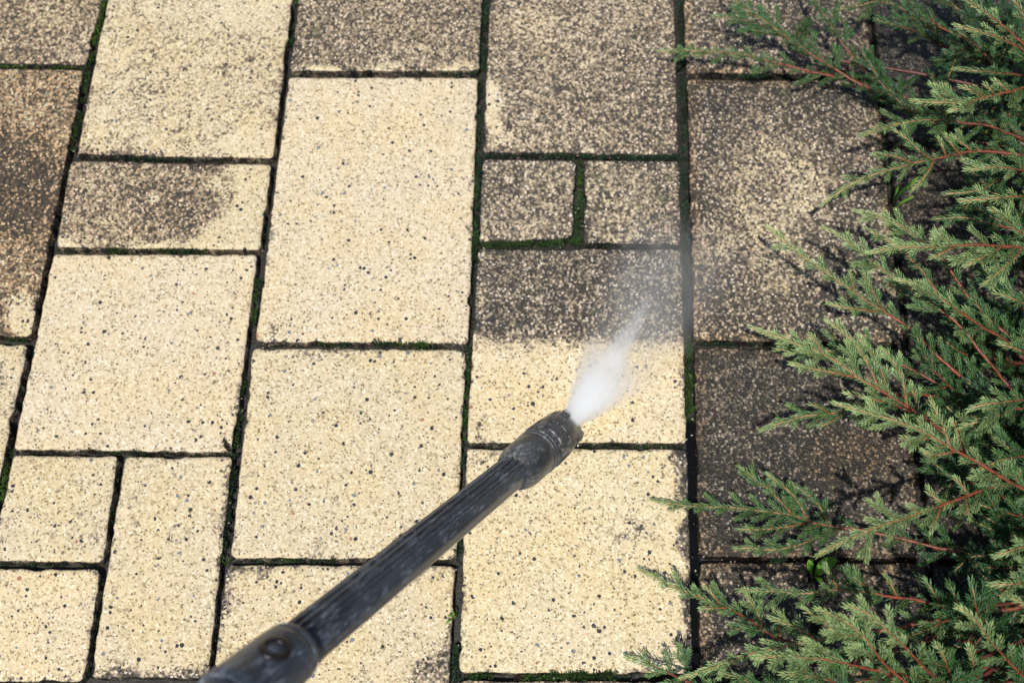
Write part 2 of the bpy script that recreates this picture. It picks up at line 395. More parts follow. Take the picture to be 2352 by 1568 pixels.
def Q(*pts): return [at(*p) for p in pts]
def up(BL, BR, L):
    bl, brr = at(*BL), at(*BR); d = np.array([0, L, 0]); return [bl + d, brr + d, brr, bl]
def down(TL, TR, L):
    tl, tr = at(*TL), at(*TR); d = np.array([0, -L, 0]); return [tl, tr, tr + d, tl + d]
def left(TR, BR, L):
    tr, brr = at(*TR), at(*BR); d = np.array([-L, 0, 0]); return [tr + d, tr, brr, brr + d]
PAVERS = [
 ('c0a', left((236, -10), (197, 149), .19), 'tan stained paver in the top left corner above mossy joint'),
 ('c0b', left((193, 160), (70, 774), .19), 'brown stained long paver at the left edge, darkest of the left pavers'),
 ('c0c', left((65, 788), (-60, 1390), .19), 'mostly clean paver cut by the left edge, below the brown stained one'),
 ('c1a', up((174, 354), (627, 364), .3), 'half clean cream paver at the top, second column from the left, rough speckled'),
 ('c1b', Q((160, 368), (626, 376), (597, 574), (128, 569)), 'grey dirty short wide paver with a cleaned right end, among clean cream pavers'),
 ('c1c', Q((120, 582), (592, 580), (536, 1040), (29, 1033)), 'large clean cream square paver directly below the short dirty grey paver'),
 ('c1d', Q((28, 1042), (272, 1045), (236, 1292), (-24, 1290)), 'small clean square paver near the left edge, upper of two beside the long upright paver'),
 ('c1e', Q((285, 1046), (535, 1046), (478, 1557), (205, 1557)), 'narrow upright clean paver at the lower left, dirty along its bottom end'),
 ('c1f', Q((-32, 1303), (231, 1304), (193, 1566), (-85, 1566)), 'small clean square paver in the bottom left corner'),
 ('c2a', up((665, 163), (1101, 163), .2), 'grey dirty paver at the top with a cleaned cream strip along its lower edge'),
 ('c2b', Q((662, 175), (1099, 175), (1077, 790), (585, 785)), 'tall clean cream paver in the upper middle, biggest of the clean pavers'),
 ('c2c', Q((580, 797), (1073, 800), (1049, 1285), (528, 1282)), 'large clean cream square paver left of the nozzle, under the middle of the lance'),
 ('c2d', down((519, 1294), (1046, 1297), .2), 'clean cream paver at the bottom, crossed by the lance coupling'),
 ('c3a', up((1109, 350), (1560, 355), .3), 'large grey dirty paver at the top with a small cleaned patch on its left edge'),
 ('c3b', Q((1108, 364), (1324, 365), (1316, 548), (1098, 555)), 'small grey dirty square paver, left one of the pair parted by a thick mossy joint'),
 ('c3c', Q((1343, 365), (1561, 367), (1566, 562), (1340, 557)), 'small grey dirty square paver, right one of the pair parted by a thick mossy joint'),
 ('c3d', Q((1097, 570), (1567, 570), (1578, 1019), (1072, 1017)), 'paver half dark and half washed clean, under the water spray'),
 ('c3e', Q((1070, 1028), (1580, 1029), (1592, 1548), (1053, 1545)), 'large clean cream paver with black stone chips, right below the nozzle'),
 ('c3f', down((1050, 1560), (1593, 1562), .1), 'paver just showing at the bottom edge below thick moss'),
 ('c4a', up((1575, 168), (2009, 170), .2), 'dark dirty paver at the top behind the blurred juniper twig tip'),
 ('c4b', Q((1577, 180), (2012, 182), (2077, 788), (1593, 782)), 'tall dark dirty paver with a paler middle, upper right beside the juniper'),
 ('c4c', Q((1594, 795), (2080, 798), (2123, 1282), (1605, 1278)), 'wet blackish square paver right of the nozzle under juniper twigs'),
 ('c4d', Q((1606, 1290), (1857, 1288), (1872, 1552), (1606, 1552)), 'small dark wet square paver left of the green weed'),
 ('c4e', Q((1876, 1290), (2126, 1291), (2150, 1552), (1890, 1552)), 'small dark wet square paver right of the green weed, mostly under juniper'),
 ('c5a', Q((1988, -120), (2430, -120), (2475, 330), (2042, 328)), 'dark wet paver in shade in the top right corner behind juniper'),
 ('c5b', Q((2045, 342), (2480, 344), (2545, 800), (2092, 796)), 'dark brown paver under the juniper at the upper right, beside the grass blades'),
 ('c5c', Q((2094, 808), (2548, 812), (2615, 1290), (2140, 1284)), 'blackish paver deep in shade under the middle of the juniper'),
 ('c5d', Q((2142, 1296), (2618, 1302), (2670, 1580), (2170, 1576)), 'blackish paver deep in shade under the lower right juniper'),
]
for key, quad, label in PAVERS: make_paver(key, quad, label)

# the same paving carried on outside the picture: one sheet of blocks
def surround():
    V, Fc = [], []
    def block(x0, x1, y0, y1):
        g = .003; x0 += g; x1 -= g; y0 += g; y1 -= g; i = len(V); c = .004
        for z, ins in ((-.05, 0), (-.003, 0), (0, c)):
            V.extend([(x0 + ins, y0 + ins, z), (x1 - ins, y0 + ins, z), (x1 - ins, y1 - ins, z), (x0 + ins, y1 - ins, z)])
        for k in (0, 4):
            for j in range(4): Fc.append((i + k + j, i + k + (j + 1) % 4, i + k + 4 + (j + 1) % 4, i + k + 4 + j))
        Fc.append((i + 8, i + 9, i + 10, i + 11))
    def fill(x0, x1, y0, y1):
        y = y0
        while y < y1 - .03:
            L = min(random.choice((.1, .2, .2, .3)), y1 - y)
            if y1 - y - L < .05: L = y1 - y
            block(x0, x1, y, y + L); y += L
    span = {}
    for key, quad, _ in PAVERS:
        q = np.array(quad); c = key[1]
        a_ = span.setdefault(c, [9, -9, 9, -9])
        span[c] = [min(a_[0], q[:, 0].min()), max(a_[1], q[:, 0].max()), min(a_[2], q[:, 1].min()), max(a_[3], q[:, 1].max())]
    for c, (x0, x1, y0, y1) in span.items():
        fill(x0 - .001, x1 + .001, -1.6, y0 - .003); fill(x0 - .001, x1 + .001, y1 + .003, 3.2)
    x = span['0'][0] - .003
    for k in range(9):
        fill(x - .2, x, -1.6 + (k % 3) * .1, 3.2); x -= .2
    n_ = len(V)
    o = mesh_obj("pavement", V, Fc, M_PAVER, smooth=False, attrs=dict(dirt=np.full(n_, .62), wet=np.zeros(n_), brown=np.full(n_, .3), tint=np.ones((n_, 3))))
    o["kind"] = "structure"
surround()

# black water standing in the open joint right of the nozzle
def water_strip():
    cl = [(1585, 962), (1588, 1030), (1591, 1100), (1594, 1180), (1597, 1278), (1598, 1400), (1599, 1568), (1600, 1600)]
    V = []
    for x, y in cl:
        V.append(at(x - 12, y, -.0105)); V.append(at(x + 12, y, -.0105))
    mesh_obj("water", V, [(2 * i, 2 * i + 1, 2 * i + 3, 2 * i + 2) for i in range(len(cl) - 1)], M_WATER)["kind"] = "structure"
water_strip()

# ------------------------------------------------------------------ moss in the joints
def moss():
    V, Fc, T = [], [], []
    def blade(p, dvec, ln, wd, tone):
        d = unit(dvec); s = unit(np.cross(d, rng.normal(size=3))) * wd
        i = len(V); m = p + d * ln * .5
        V.extend([p, m + s, p + d * ln, m - s]); Fc.append((i, i + 1, i + 2, i + 3))
        T.extend([tone * .55, tone, tone * 1.25, tone])
    pal = dict(g=(np.array([.010, .026, .007]), np.array([.036, .078, .016])),
               d=(np.array([.008, .022, .011]), np.array([.02, .05, .022])),
               b=(np.array([.03, .018, .010]), np.array([.02, .02, .012])),
               y=(np.array([.022, .05, .009]), np.array([.06, .12, .02])))
    # (x0, y0, x1, y1, half width px, height mm, tone, density)
    S = [(240, 0, 203, 150, 7, 1, 'y', 1), (203, 150, 165, 355, 6, 0, 'g', 1), (155, 380, 118, 540, 5, -3, 'g', .7), (0, 152, 190, 154, 4, 0, 'y', .8),
         (14, 1075, 2, 1150, 6, 2, 'y', .9), (30, 1035, 10, 1090, 4, 0, 'g', .6), (175, 361, 300, 364, 3, -3, 'd', .5), (300, 364, 430, 366, 5, 0, 'd', .9), (430, 366, 600, 370, 3, -3, 'd', .6),
         (128, 574, 240, 575, 3, -2, 'd', .5), (245, 570, 290, 571, 8, 3, 'g', 1), (300, 574, 350, 573, 5, 0, 'g', 1), (350, 571, 475, 572, 8, 3, 'g', 1.1), (475, 575, 590, 577, 3, -3, 'd', .4),
         (0, 778, 60, 781, 4, 0, 'g', .9), (612, 520, 604, 570, 3, -4, 'd', .4), (592, 640, 586, 690, 6, 2, 'g', 1), (586, 690, 580, 750, 5, 0, 'g', 1), (664, 92, 668, 105, 6, 3, 'g', .9), (680, 0, 683, 8, 6, 2, 'y', 1), (669, 60, 666, 110, 4, -2, 'd', .6),
         (560, 860, 540, 1030, 5, -1, 'g', .9), (540, 1040, 524, 1180, 6, 0, 'd', 1), (524, 1180, 512, 1262, 8, 1, 'd', 1.1), (520, 1278, 508, 1290, 9, 4, 'y', 1), (500, 1400, 480, 1560, 3, -4, 'd', .5),
         (1117, 0, 1108, 160, 7, -2, 'd', 1), (1104, 180, 1099, 340, 5, -3, 'd', .8), (1100, 350, 1094, 560, 6, 1, 'd', 1), (1095, 400, 1092, 520, 5, 2, 'g', .6), (1090, 530, 1087, 600, 7, 3, 'g', 1.1), (1087, 600, 1080, 780, 3, -3, 'd', .6), (1076, 795, 1072, 900, 5, 1, 'g', 1), (1071, 900, 1067, 1010, 7, 2, 'g', 1), (1066, 1020, 1062, 1075, 5, 0, 'd', .9), (1058, 1230, 1055, 1300, 4, -2, 'd', .5), (1048, 1480, 1045, 1568, 7, 2, 'd', 1),
         (690, 159, 770, 162, 5, 2, 'd', 1), (832, 160, 850, 163, 7, 4, 'b', 1), (850, 163, 875, 165, 4, 1, 'd', .8), (1015, 166, 1095, 166, 5, 2, 'd', 1), (700, 167, 1015, 170, 2.5, -4, 'd', .3),
         (735, 788, 775, 789, 5, 2, 'g', 1), (775, 788, 805, 788, 6, 3, 'd', 1), (855, 783, 905, 787, 8, 4, 'd', 1.2), (905, 786, 1000, 787, 8, 4, 'g', 1.2), (600, 792, 735, 792, 3, -3, 'd', .5), (1000, 793, 1070, 795, 3, -2, 'd', .5),
         (605, 1285, 680, 1284, 5, 2, 'g', .9), (680, 1285, 775, 1286, 5, 2, 'd', .9), (540, 1288, 605, 1288, 3, -3, 'd', .4), (760, 1284, 772, 1283, 7, 4, 'g', 1),
         (1112, 356, 1200, 357, 5, 0, 'd', 1), (1200, 354, 1330, 356, 6, 2, 'd', 1.1), (1280, 352, 1310, 354, 5, 2, 'b', .6), (1335, 358, 1560, 361, 7, 2, 'd', 1.2), (1333, 365, 1331, 470, 7, 0, 'g', 1.1), (1331, 470, 1328, 555, 9, 3, 'g', 1.2), (1328, 470, 1326, 555, 8, 3, 'd', 1), (1100, 560, 1330, 556, 7, 3, 'g', 1.1), (1330, 562, 1560, 566, 3, -2, 'd', .6), (1528, 556, 1562, 560, 7, 3, 'd', 1),
         (1564, 0, 1572, 360, 8, -5, 'd', .6), (1572, 360, 1580, 780, 9, -4, 'd', .6), (1581, 790, 1584, 900, 10, 1, 'g', 1.4), (1584, 900, 1588, 966, 13, 3, 'g', 1.6), (1584, 860, 1587, 960, 8, 3, 'y', .5),
         (1080, 1022, 1150, 1022, 3, -2, 'd', .5), (1320, 1024, 1570, 1025, 3, -2, 'd', .6), (1460, 1024, 1530, 1026, 4, 0, 'g', .5),
         (1055, 1552, 1100, 1553, 6, 2, 'g', 1), (1100, 1549, 1132, 1552, 7, 4, 'g', 1), (1182, 1553, 1200, 1554, 7, 3, 'b', 1), (1200, 1552, 1270, 1554, 6, 2, 'g', 1), (1262, 1547, 1415, 1549, 10, 4, 'g', 1.3), (1415, 1553, 1590, 1555, 3, -2, 'd', .5),
         (1665, 168, 1765, 170, 9, 3, 'd', 1.1), (1765, 176, 1880, 177, 4, -1, 'd', .6), (1600, 788, 1800, 790, 4, -1, 'd', .7), (1800, 790, 2070, 794, 3, -2, 'd', .5), (1770, 1281, 1805, 1281, 9, 3, 'd', 1.1), (2030, 300, 2060, 640, 4, -4, 'd', .4),
         (205, 1028, 232, 1033, 7, 4, 'b', 1), (232, 1036, 300, 1038, 4, 1, 'g', .8), (300, 1034, 345, 1036, 5, 3, 'd', .8), (514, 1010, 524, 1036, 6, 6, 'b', 1.2), (514, 1010, 524, 1036, 5, 5, 'd', .6), (60, 1036, 200, 1038, 3, -1, 'd', .5), (345, 1040, 520, 1043, 3, -2, 'd', .4),
         (0, 1296, 230, 1299, 3, -2, 'd', .5), (275, 1050, 240, 1290, 3, -3, 'd', .4), (240, 1300, 200, 1560, 3, -3, 'd', .45), (143, 798, 150, 812, 5, 4, 'g', .35), (1450, 1215, 1470, 1230, 8, 2, 'd', .12), (1440, 1230, 1452, 1240, 8, 2, 'd', .1)]
    for x0, y0, x1, y1, hw, hmm, tn, dens in S:
        L = math.hypot(x1 - x0, y1 - y0); nB = int(dens * (L + 8) * hw * .8)
        lo, hi = pal[tn]
        for _ in range(nB):
            t = rng.random(); s_ = np.clip(rng.normal() * .5, -1.15, 1.15)
            lump = vnoise(np.array(t * L + x0), np.array(y0 + x0), 17, 31)
            wv = hw * (.7 + 1.0 * lump) * (1.3 if hmm >= 2 else .85)
            nx_, ny_ = -(y1 - y0) / (L + 1e-6), (x1 - x0) / (L + 1e-6)
            x = x0 + (x1 - x0) * t + nx_ * s_ * wv; y = y0 + (y1 - y0) * t + ny_ * s_ * wv
            z = hmm * .001 * (1 - s_ * s_ * .8) * (.35 + 1.0 * lump) - .0035 if hmm > 0 else hmm * .001 - .004
            z += rng.normal() * .0006
            p = at(x, y, z)
            if vnoise(np.array(x), np.array(y), 11, 37) < .30: continue
            tone = (lo + (hi - lo) * rng.random()) * (.5 + 1.2 * vnoise(np.array(x), np.array(y), 26, 41))
            blade(p - np.array([0, 0, .002]), np.array([rng.normal() * .7, rng.normal() * .7, 1.0]), rng.uniform(.0018, .004), rng.uniform(.00035, .0007), tone)
    o = mesh_obj("moss", V, Fc, M_MOSS, smooth=False, attrs=dict(tone=np.array(T)))
    o["kind"] = "stuff"; o["label"] = "green moss growing in the joints between the pavers"; o["category"] = "moss"
moss()

# ------------------------------------------------------------------ grit washed out of the joints
def grit():
    b = NB("grit"); m = b.base(b.attr("tone").outputs["Color"], .6)
    V, Fc, T = [], [], []
    def crumb(p, r, c):
        i = len(V)
        for d in ((1, 0, 0), (-1, 0, 0), (0, 1, 0), (0, -1, 0), (0, 0, .8), (0, 0, -.5)):
            V.append(p + np.array(d) * r * rng.uniform(.6, 1.25, 3) + rng.normal(size=3) * r * .12); T.append(c * rng.uniform(.8, 1.2))
        for a_, b_, c_ in ((0, 2, 4), (2, 1, 4), (1, 3, 4), (3, 0, 4), (2, 0, 5), (1, 2, 5), (3, 1, 5), (0, 3, 5)): Fc.append((i + a_, i + b_, i + c_))
    def straw(p, L, c):
        an = rng.uniform(0, 6.28); d = np.array([math.cos(an), math.sin(an), rng.uniform(-.05, .1)]); q = np.array([-d[1], d[0], 0]) * .0004; i = len(V)
        for t, u in ((0, 0), (.5, 1), (1, 0), (.5, -1)):
            V.append(p + d * L * t + q * u + np.array([0, 0, .0006 + .0006 * (t == .5)])); T.append(c)
        Fc.append((i, i + 1, i + 2)); Fc.append((i, i + 2, i + 3))
    cols = [np.array(c) for c in ((.03, .03, .03), (.06, .045, .03), (.2, .16, .11), (.35, .3, .24), (.04, .06, .02))]
    lines = [q for q in ((240, 0, 165, 360), (160, 363, 620, 368), (130, 574, 595, 577), (612, 520, 510, 1290), (585, 788, 1075, 795), (1083, 795, 1045, 1560), (520, 1285, 1045, 1290), (1100, 355, 1560, 361), (1333, 365, 1328, 555), (1100, 558, 1565, 564), (1080, 1022, 1575, 1025), (1055, 1550, 1590, 1554), (1600, 790, 2080, 795), (1605, 1282, 2120, 1288), (1584, 800, 1600, 1560), (30, 1037, 530, 1043))]
    for x0, y0, x1, y1 in lines:
        for _ in range(26):
            t = rng.random(); x = x0 + (x1 - x0) * t + rng.normal() * 11; y = y0 + (y1 - y0) * t + rng.normal() * 11
            crumb(at(x, y, .0004), rng.uniform(.0004, .0011), cols[rng.integers(0, 5)])
    for _ in range(110): crumb(at(rng.uniform(0, 2352), rng.uniform(0, 1568), .0004), rng.uniform(.0004, .0010), cols[rng.integers(0, 5)])
    for _ in range(70): straw(at(rng.uniform(1580, 2300), rng.uniform(150, 1560), .0005), rng.uniform(.003, .007), np.array((.16, .09, .035)) * rng.uniform(.6, 1.3))
    for x, y, r in ((1210, 428, .0022), (1312, 494, .002), (1328, 1023, .0014), (1985, 140, .002), (2002, 158, .0024), (2250, 290, .002)): crumb(at(x, y, .0008), r, np.array((.6, .58, .54)))
    o = mesh_obj("grit", V, Fc, m, smooth=False, attrs=dict(tone=np.array(T)))
    o["kind"] = "stuff"; o["label"] = "loose grit, crumbs and dead needles scattered on the pavers"; o["category"] = "grit"
grit()

# ------------------------------------------------------------------ weeds
def leaf(points, width, z_lift, parent, name='leaf', cup=.25):
    P = [at(*q) for q in points]; V, Fc = [], []
    ts = np.linspace(0, 1, 13); pts = [catmull(P, t) for t in ts]
    for k, t in enumerate(ts):
        tan = unit(pts[min(k + 1, 12)] - pts[max(k - 1, 0)]); side = unit(np.cross(tan, [0, 0, 1.0]))
        w_ = width * (math.sin(math.pi * min(1, t * .93 + .05)) ** .8) * (.55 + .6 * t)
        for q in (-1, -.5, 0, .5, 1):
            V.append(pts[k] + side * q * w_ + np.array([0, 0, abs(q) * w_ * cup + (math.sin(t * 9 + q) * .0004)]))
    for k in range(12):
        for j in range(4):
            i = k * 5 + j; Fc.append((i, i + 1, i + 6, i + 5))
    o = mesh_obj(name, V, Fc, M_LEAF)
    sm = o.modifiers.new("thickness", 'SOLIDIFY'); sm.thickness = .0003
    o.parent = parent; o.matrix_parent_inverse = Matrix.Translation(-Vector(parent.location))
    return o
def catmull(P, t):
    P = [np.asarray(p, float) for p in P]
    n_ = len(P) - 1; f = min(max(t, 0), .99999) * n_; i = int(f); u = f - i
    p1, p2 = P[i], P[i + 1]; p0 = P[i - 1] if i > 0 else 2 * p1 - p2; p3 = P[i + 2] if i + 2 <= n_ else 2 * p2 - p1
    return .5 * (2 * p1 + (p2 - p0) * u + (2 * p0 - 5 * p1 + 4 * p2 - p3) * u * u + (3 * p1 - p0 - 3 * p2 + p3) * u ** 3)
wd = empty("weed", at(1870, 1322, -.004), "bright green weed with broad leaves growing in a joint between dark pavers", "weed")
leaf([(1872, 1322, -.002), (1884, 1308, .010), (1900, 1294, .016), (1923, 1283, .015)], .0062, 0, wd)
leaf([(1866, 1320, -.002), (1862, 1304, .010), (1858, 1284, .014)], .0034, 0, wd)
leaf([(1872, 1322, -.002), (1880, 1328, .006), (1889, 1334, .007)], .0028, 0, wd)
gt = empty("grass_tuft", at(2052, 470, -.004), "few thin grass blades rising from the dark joint under juniper", "grass tuft")
leaf([(2050, 468, -.003), (2066, 446, .016), (2090, 425, .028), (2112, 405, .03)], .0020, 0, gt, 'blade', .5)
leaf([(2054, 478, -.003), (2075, 463, .010), (2100, 452, .016)], .0013, 0, gt, 'blade', .5)
leaf([(2051, 462, -.003), (2060, 440, .012), (2064, 425, .02)], .0013, 0, gt, 'blade', .5)
sd = empty("seedling", at(1044, 1418, -.003), "tiny reddish green seedling in the joint under the lance", "seedling")
leaf([(1045, 1420, -.002), (1036, 1412, .005), (1028, 1414, .007)], .0010, 0, sd)
leaf([(1045, 1421, -.002), (1032, 1424, .004), (1021, 1434, .005)], .0007, 0, sd)
leaf([(1046, 1420, -.002), (1042, 1408, .005), (1036, 1400, .007)], .0008, 0, sd)

# ------------------------------------------------------------------ juniper
Hv = np.array([0, 0, 1.0])
shrub = empty("juniper_shrub", (1.30, .42, -.01), "spreading green juniper shrub with reddish stems reaching over the dark pavers", "shrub")
INV = Matrix.Translation(-Vector(shrub.location))
C_YOUNG_LIT, C_MID, C_OLD_SHADED = np.array([.285, .375, .155]), np.array([.055, .130, .040]), np.array([.008, .038, .011])  # needle tones: real age, plus sun and shade painted per branch
B_TIP, B_MID, B_OLD = np.array([.42, .27, .12]), np.array([.25, .062, .030]), np.array([.075, .022, .018])

class Spray:
    """stems and needles of one branch, gathered into two meshes"""
    def __init__(s): s.sv, s.sf, s.sc, s.nv, s.nf, s.nc = [], [], [], [], [], []
    def tube(s, pts, r0, r1, c0, c1, sides=6):
        n_ = len(pts); base = len(s.sv); ref = np.array([.31, .22, .9])
        for k, p in enumerate(pts):
            t = k / (n_ - 1); tan = unit(pts[min(k + 1, n_ - 1)] - pts[max(k - 1, 0)])
            xx = unit(np.cross(tan, ref)); yy = np.cross(tan, xx); r = r0 + (r1 - r0) * t
            if r > .0014: r *= random.uniform(.84, 1.12)
            c = c0 + (c1 - c0) * t
            for j in range(sides):
                an = 2 * math.pi * j / sides; s.sv.append(p + (xx * math.cos(an) + yy * math.sin(an)) * r * random.uniform(.82, 1.16)); s.sc.append(c * random.uniform(.6, 1.3))
        for k in range(n_ - 1):
            for j in range(sides):
                s.sf.append((base + k * sides + j, base + k * sides + (j + 1) % sides, base + (k + 1) * sides + (j + 1) % sides, base + (k + 1) * sides + j))
    def needle(s, p, d, ln, wd, c):
        side = unit(np.cross(d, Hv + np.array([.01, .02, 0]))) * wd; upv = unit(np.cross(side, d))
        i = len(s.nv); bend = upv * ln * random.uniform(-.12, .06)
        s.nv.extend([p, p + d * ln * .45 + side + upv * wd * .35, p + d * ln * .45 + bend * .5 - upv * wd * .25, p + d * ln * .45 - side + upv * wd * .35, p + d * ln + bend])
        s.nf.extend([(i, i + 1, i + 2), (i, i + 2, i + 3), (i + 1, i + 4, i + 2), (i + 2, i + 4, i + 3)])
        k = random.uniform(.78, 1.22)
        s.nc.extend([c * .75 * k, c * k, c * .82 * k, c * k, c * 1.18 * k])
    def needles(s, pts, step, ln, age_light0, age_light1, spread, keep=1.0, r=.0006):
        d = np.diff(pts, axis=0); sl = np.linalg.norm(d, axis=1); L = sl.sum(); cum = np.concatenate([[0], np.cumsum(sl)])
        nW = max(2, int(L / step)); ph = random.random() * 6
        for k in range(nW + 1):
            q = k / nW * L; i = min(np.searchsorted(cum, q, 'right') - 1, len(d) - 1); f = (q - cum[i]) / sl[i]
            p = pts[i] + d[i] * f; tan = d[i] / sl[i]; t = k / nW
            age = age_light0 + (age_light1 - age_light0) * t
            c = (C_OLD_SHADED + (C_MID - C_OLD_SHADED) * min(1, age * 2)) if age < .5 else (C_MID + (C_YOUNG_LIT - C_MID) * (age - .5) * 2)
            xx = unit(np.cross(tan, [.2, .3, .93])); yy = np.cross(tan, xx); ph += 1.05
            endk = 1 - .55 * max(0, (t - .82) / .18)
            for j in range(3):
                if random.random() > keep: continue
                an = ph + j * 2.094 + random.uniform(-.35, .35); rad = xx * math.cos(an) + yy * math.sin(an)
                sp = spread * endk * random.uniform(.75, 1.25)
                dd = unit(tan * math.cos(sp) + rad * math.sin(sp) + Hv * .12)
                cc = c * (1 + .25 * max(0, rad[2])) + np.array([.012, .018, .018]) * (random.random() < .25) * 3
                s.needle(p + rad * r, dd, ln * random.uniform(.75, 1.2) * (1 - .25 * max(0, t - .85) / .15), ln * .092, cc)
    def build(s):
        o = mesh_obj("branch", s.sv, s.sf, M_BARK, attrs=dict(tone=np.array(s.sc)))
        o.parent = shrub; o.matrix_parent_inverse = INV
        mesh_obj("needles", s.nv, s.nf, M_NEEDLE, parent=o, smooth=False, attrs=dict(tone=np.array(s.nc)))

def curve(pts, zs, step=.004):
    """polyline through printed points; zs are heights at base and tip (base listed first)"""
    m = len(pts); P = []
    for i, (x, y) in enumerate(pts):
        t = i / (m - 1) if m > 1 else 0
        z = zs[0] + (zs[1] - zs[0]) * t + (zs[2] if len(zs) > 2 else .012) * math.sin(math.pi * t)
        P.append(at(x, y, z))
    raw = np.array([catmull(P, t) for t in np.linspace(0, 1, m * 14)])
    L = np.concatenate([[0], np.cumsum(np.linalg.norm(np.diff(raw, axis=0), axis=1))])
    k = max(6, int(L[-1] / step)); q = np.linspace(0, L[-1], k)
    c = np.column_stack([np.interp(q, L, raw[:, j]) for j in range(3)])
    w_ = np.cumsum(rng.normal(size=(k, 3)) * .00018, axis=0); w_ -= np.linspace(0, 1, k)[:, None] * w_[-1]
    return c + w_, L[-1]

def shoot(sp, p0, d0, L, age, nl, droop=0.0, stem_r=.0007, keep=1.0, sub=True):
    k = max(4, int(L / .003)); pts = [p0]; d = unit(d0)
    turn = rng.normal(size=3) * .05
    for _ in range(k):
        d = unit(d + turn * .25 + Hv * (.012 - droop)); pts.append(pts[-1] + d * L / k)
    pts = np.array(pts)
    g = min(1, age)
    c0 = (B_MID + (B_TIP - B_MID) * g * .7) * .6; c1 = np.array([.20, .24, .08])
    sp.tube(pts, stem_r * .75, stem_r * .4, c0, c1, 5)
    sp.needles(pts, .00155, nl, age * .7, min(1, age * 1.3), .50, keep)
    if sub and L > .022:
        for q in (.3, .5, .68):
            if random.random() < .6:
                i = int(q * k); tan = unit(pts[min(i + 1, k)] - pts[i]); sd_ = unit(np.cross(tan, Hv)) * random.choice((-1, 1))
                shoot(sp, pts[i], tan * .8 + sd_ * .55, L * random.uniform(.25, .4), age, nl * .95, sub=False)

def branch(pts, z, age=.7, nl=.0056, r=None, sides=(), dens=1.0, lush=1.0, bare=.0, tipfirst=True):
    """pts listed tip first; age 0 dark old foliage and painted shade .. 1 pale young and painted sun"""
    pts = list(pts)[::-1]
    sp = Spray()
    c, L = curve(pts, (z[1], z[0]) + tuple(z[2:]))
    r0 = (r or (.0009 + .0042 * min(1, L / .34) * .55)) * .82
    n_ = len(c)
    tt = np.linspace(0, 1, n_)
    # bark goes from dark red-brown at the base to orange and green-orange at the tip
    half = n_ // 2
    mid = B_OLD + (B_MID - B_OLD) * min(1, .45 + age * .6)
    sp.tube(c[:half + 1], r0, r0 * .55, B_OLD * .6 + mid * .4, mid, 8)
    sp.tube(c[half:], r0 * .55, .0006, mid, B_TIP, 7)
    by = float(np.clip(c[0][1], .18, .80)); T_ = np.array([max(c[0][0] + .10, 1.30) + random.uniform(-.03, .05), by * .7 + .13 + random.uniform(-.04, .04), -.01])
    mid_ = (c[0] + T_) / 2 + np.array([0, 0, .02]) + rng.normal(size=3) * .006
    d0_ = unit(c[0] - c[1]) * .05
    ext = np.array([catmull([T_, mid_, c[0] + d0_ * .4, c[0]], t) for t in np.linspace(0, 1, 22)])
    sp.tube(ext, r0 * 1.7, r0, B_OLD * .8, B_OLD * .6 + mid * .4, 8)
    sp.needles(ext[6:], .006, nl * 1.1, age * .3, age * .4, .8, .6, r0)
    for q in range(5, 21, 2):
        tan = unit(ext[q + 1] - ext[q]); shoot(sp, ext[q], tan + unit(np.cross(tan, Hv)) * random.choice((-1, 1)) * .7 + Hv * random.uniform(-.1, .7), random.uniform(.015, .04), age * .4, nl)
    kt = int(n_ * .5)
    sp.needles(c[kt:], .0019, nl, age * .8, min(1, age * 1.35), .48, 1.0, .0008)
    sp.needles(c[:kt + 1], .0042, nl * 1.1, age * .4, age * .8, .75, .5, r0 * .8)
    q = .008; side = random.choice((-1, 1))
    while q < L - .012:
        t = q / L; i = min(int(t * (n_ - 1)), n_ - 2); tan = unit(c[i + 1] - c[i])
        sd_ = unit(np.cross(tan, Hv)) * side
        prof = min(1, (1 - t) * 3.2 + .18)
        Ls = random.choice((.006, .009, .012, .017, .026)) * prof * lush * random.uniform(.8, 1.25)
        if t > bare: 
            shoot(sp, c[i], tan * random.uniform(.75, 1.0) + sd_ * random.uniform(.45, .8) + Hv * random.uniform(-.25, .4), Ls, age * (.55 + .5 * t), nl)
        side = -side
        q += random.uniform(.0055, .0135) / dens
    for sd_pts in sides:
        cs, Ls = curve(list(sd_pts)[::-1], sidez(sd_pts, c))
        kk = len(cs)
        sp.tube(cs, min(r0 * .6, .0016), .0006, mid, B_TIP, 6)
        sp.needles(cs, .0021, nl, age * .55, min(1, age * 1.35), .48, 1.0)
        q = .012; side = 1
        while q < Ls - .01:
            t = q / Ls; i = min(int(t * (kk - 1)), kk - 2); tan = unit(cs[i + 1] - cs[i])
            shoot(sp, cs[i], tan + unit(np.cross(tan, Hv)) * side * random.uniform(.4, .75) + Hv * random.uniform(-.2, .3), random.uniform(.007, .014) * min(1, (1 - t) * 3 + .3), age * (.7 + .4 * t), nl, sub=False)
            side = -side; q += random.uniform(.006, .012)
    sp.build()
def sidez(sd_pts, c):
    b = sd_pts[-1]
    px, py = to_print(c); i = int(np.argmin(np.hypot(px - b[0], py - b[1])))
    return (c[i][2], c[i][2] + random.uniform(-.004, .014), .003)

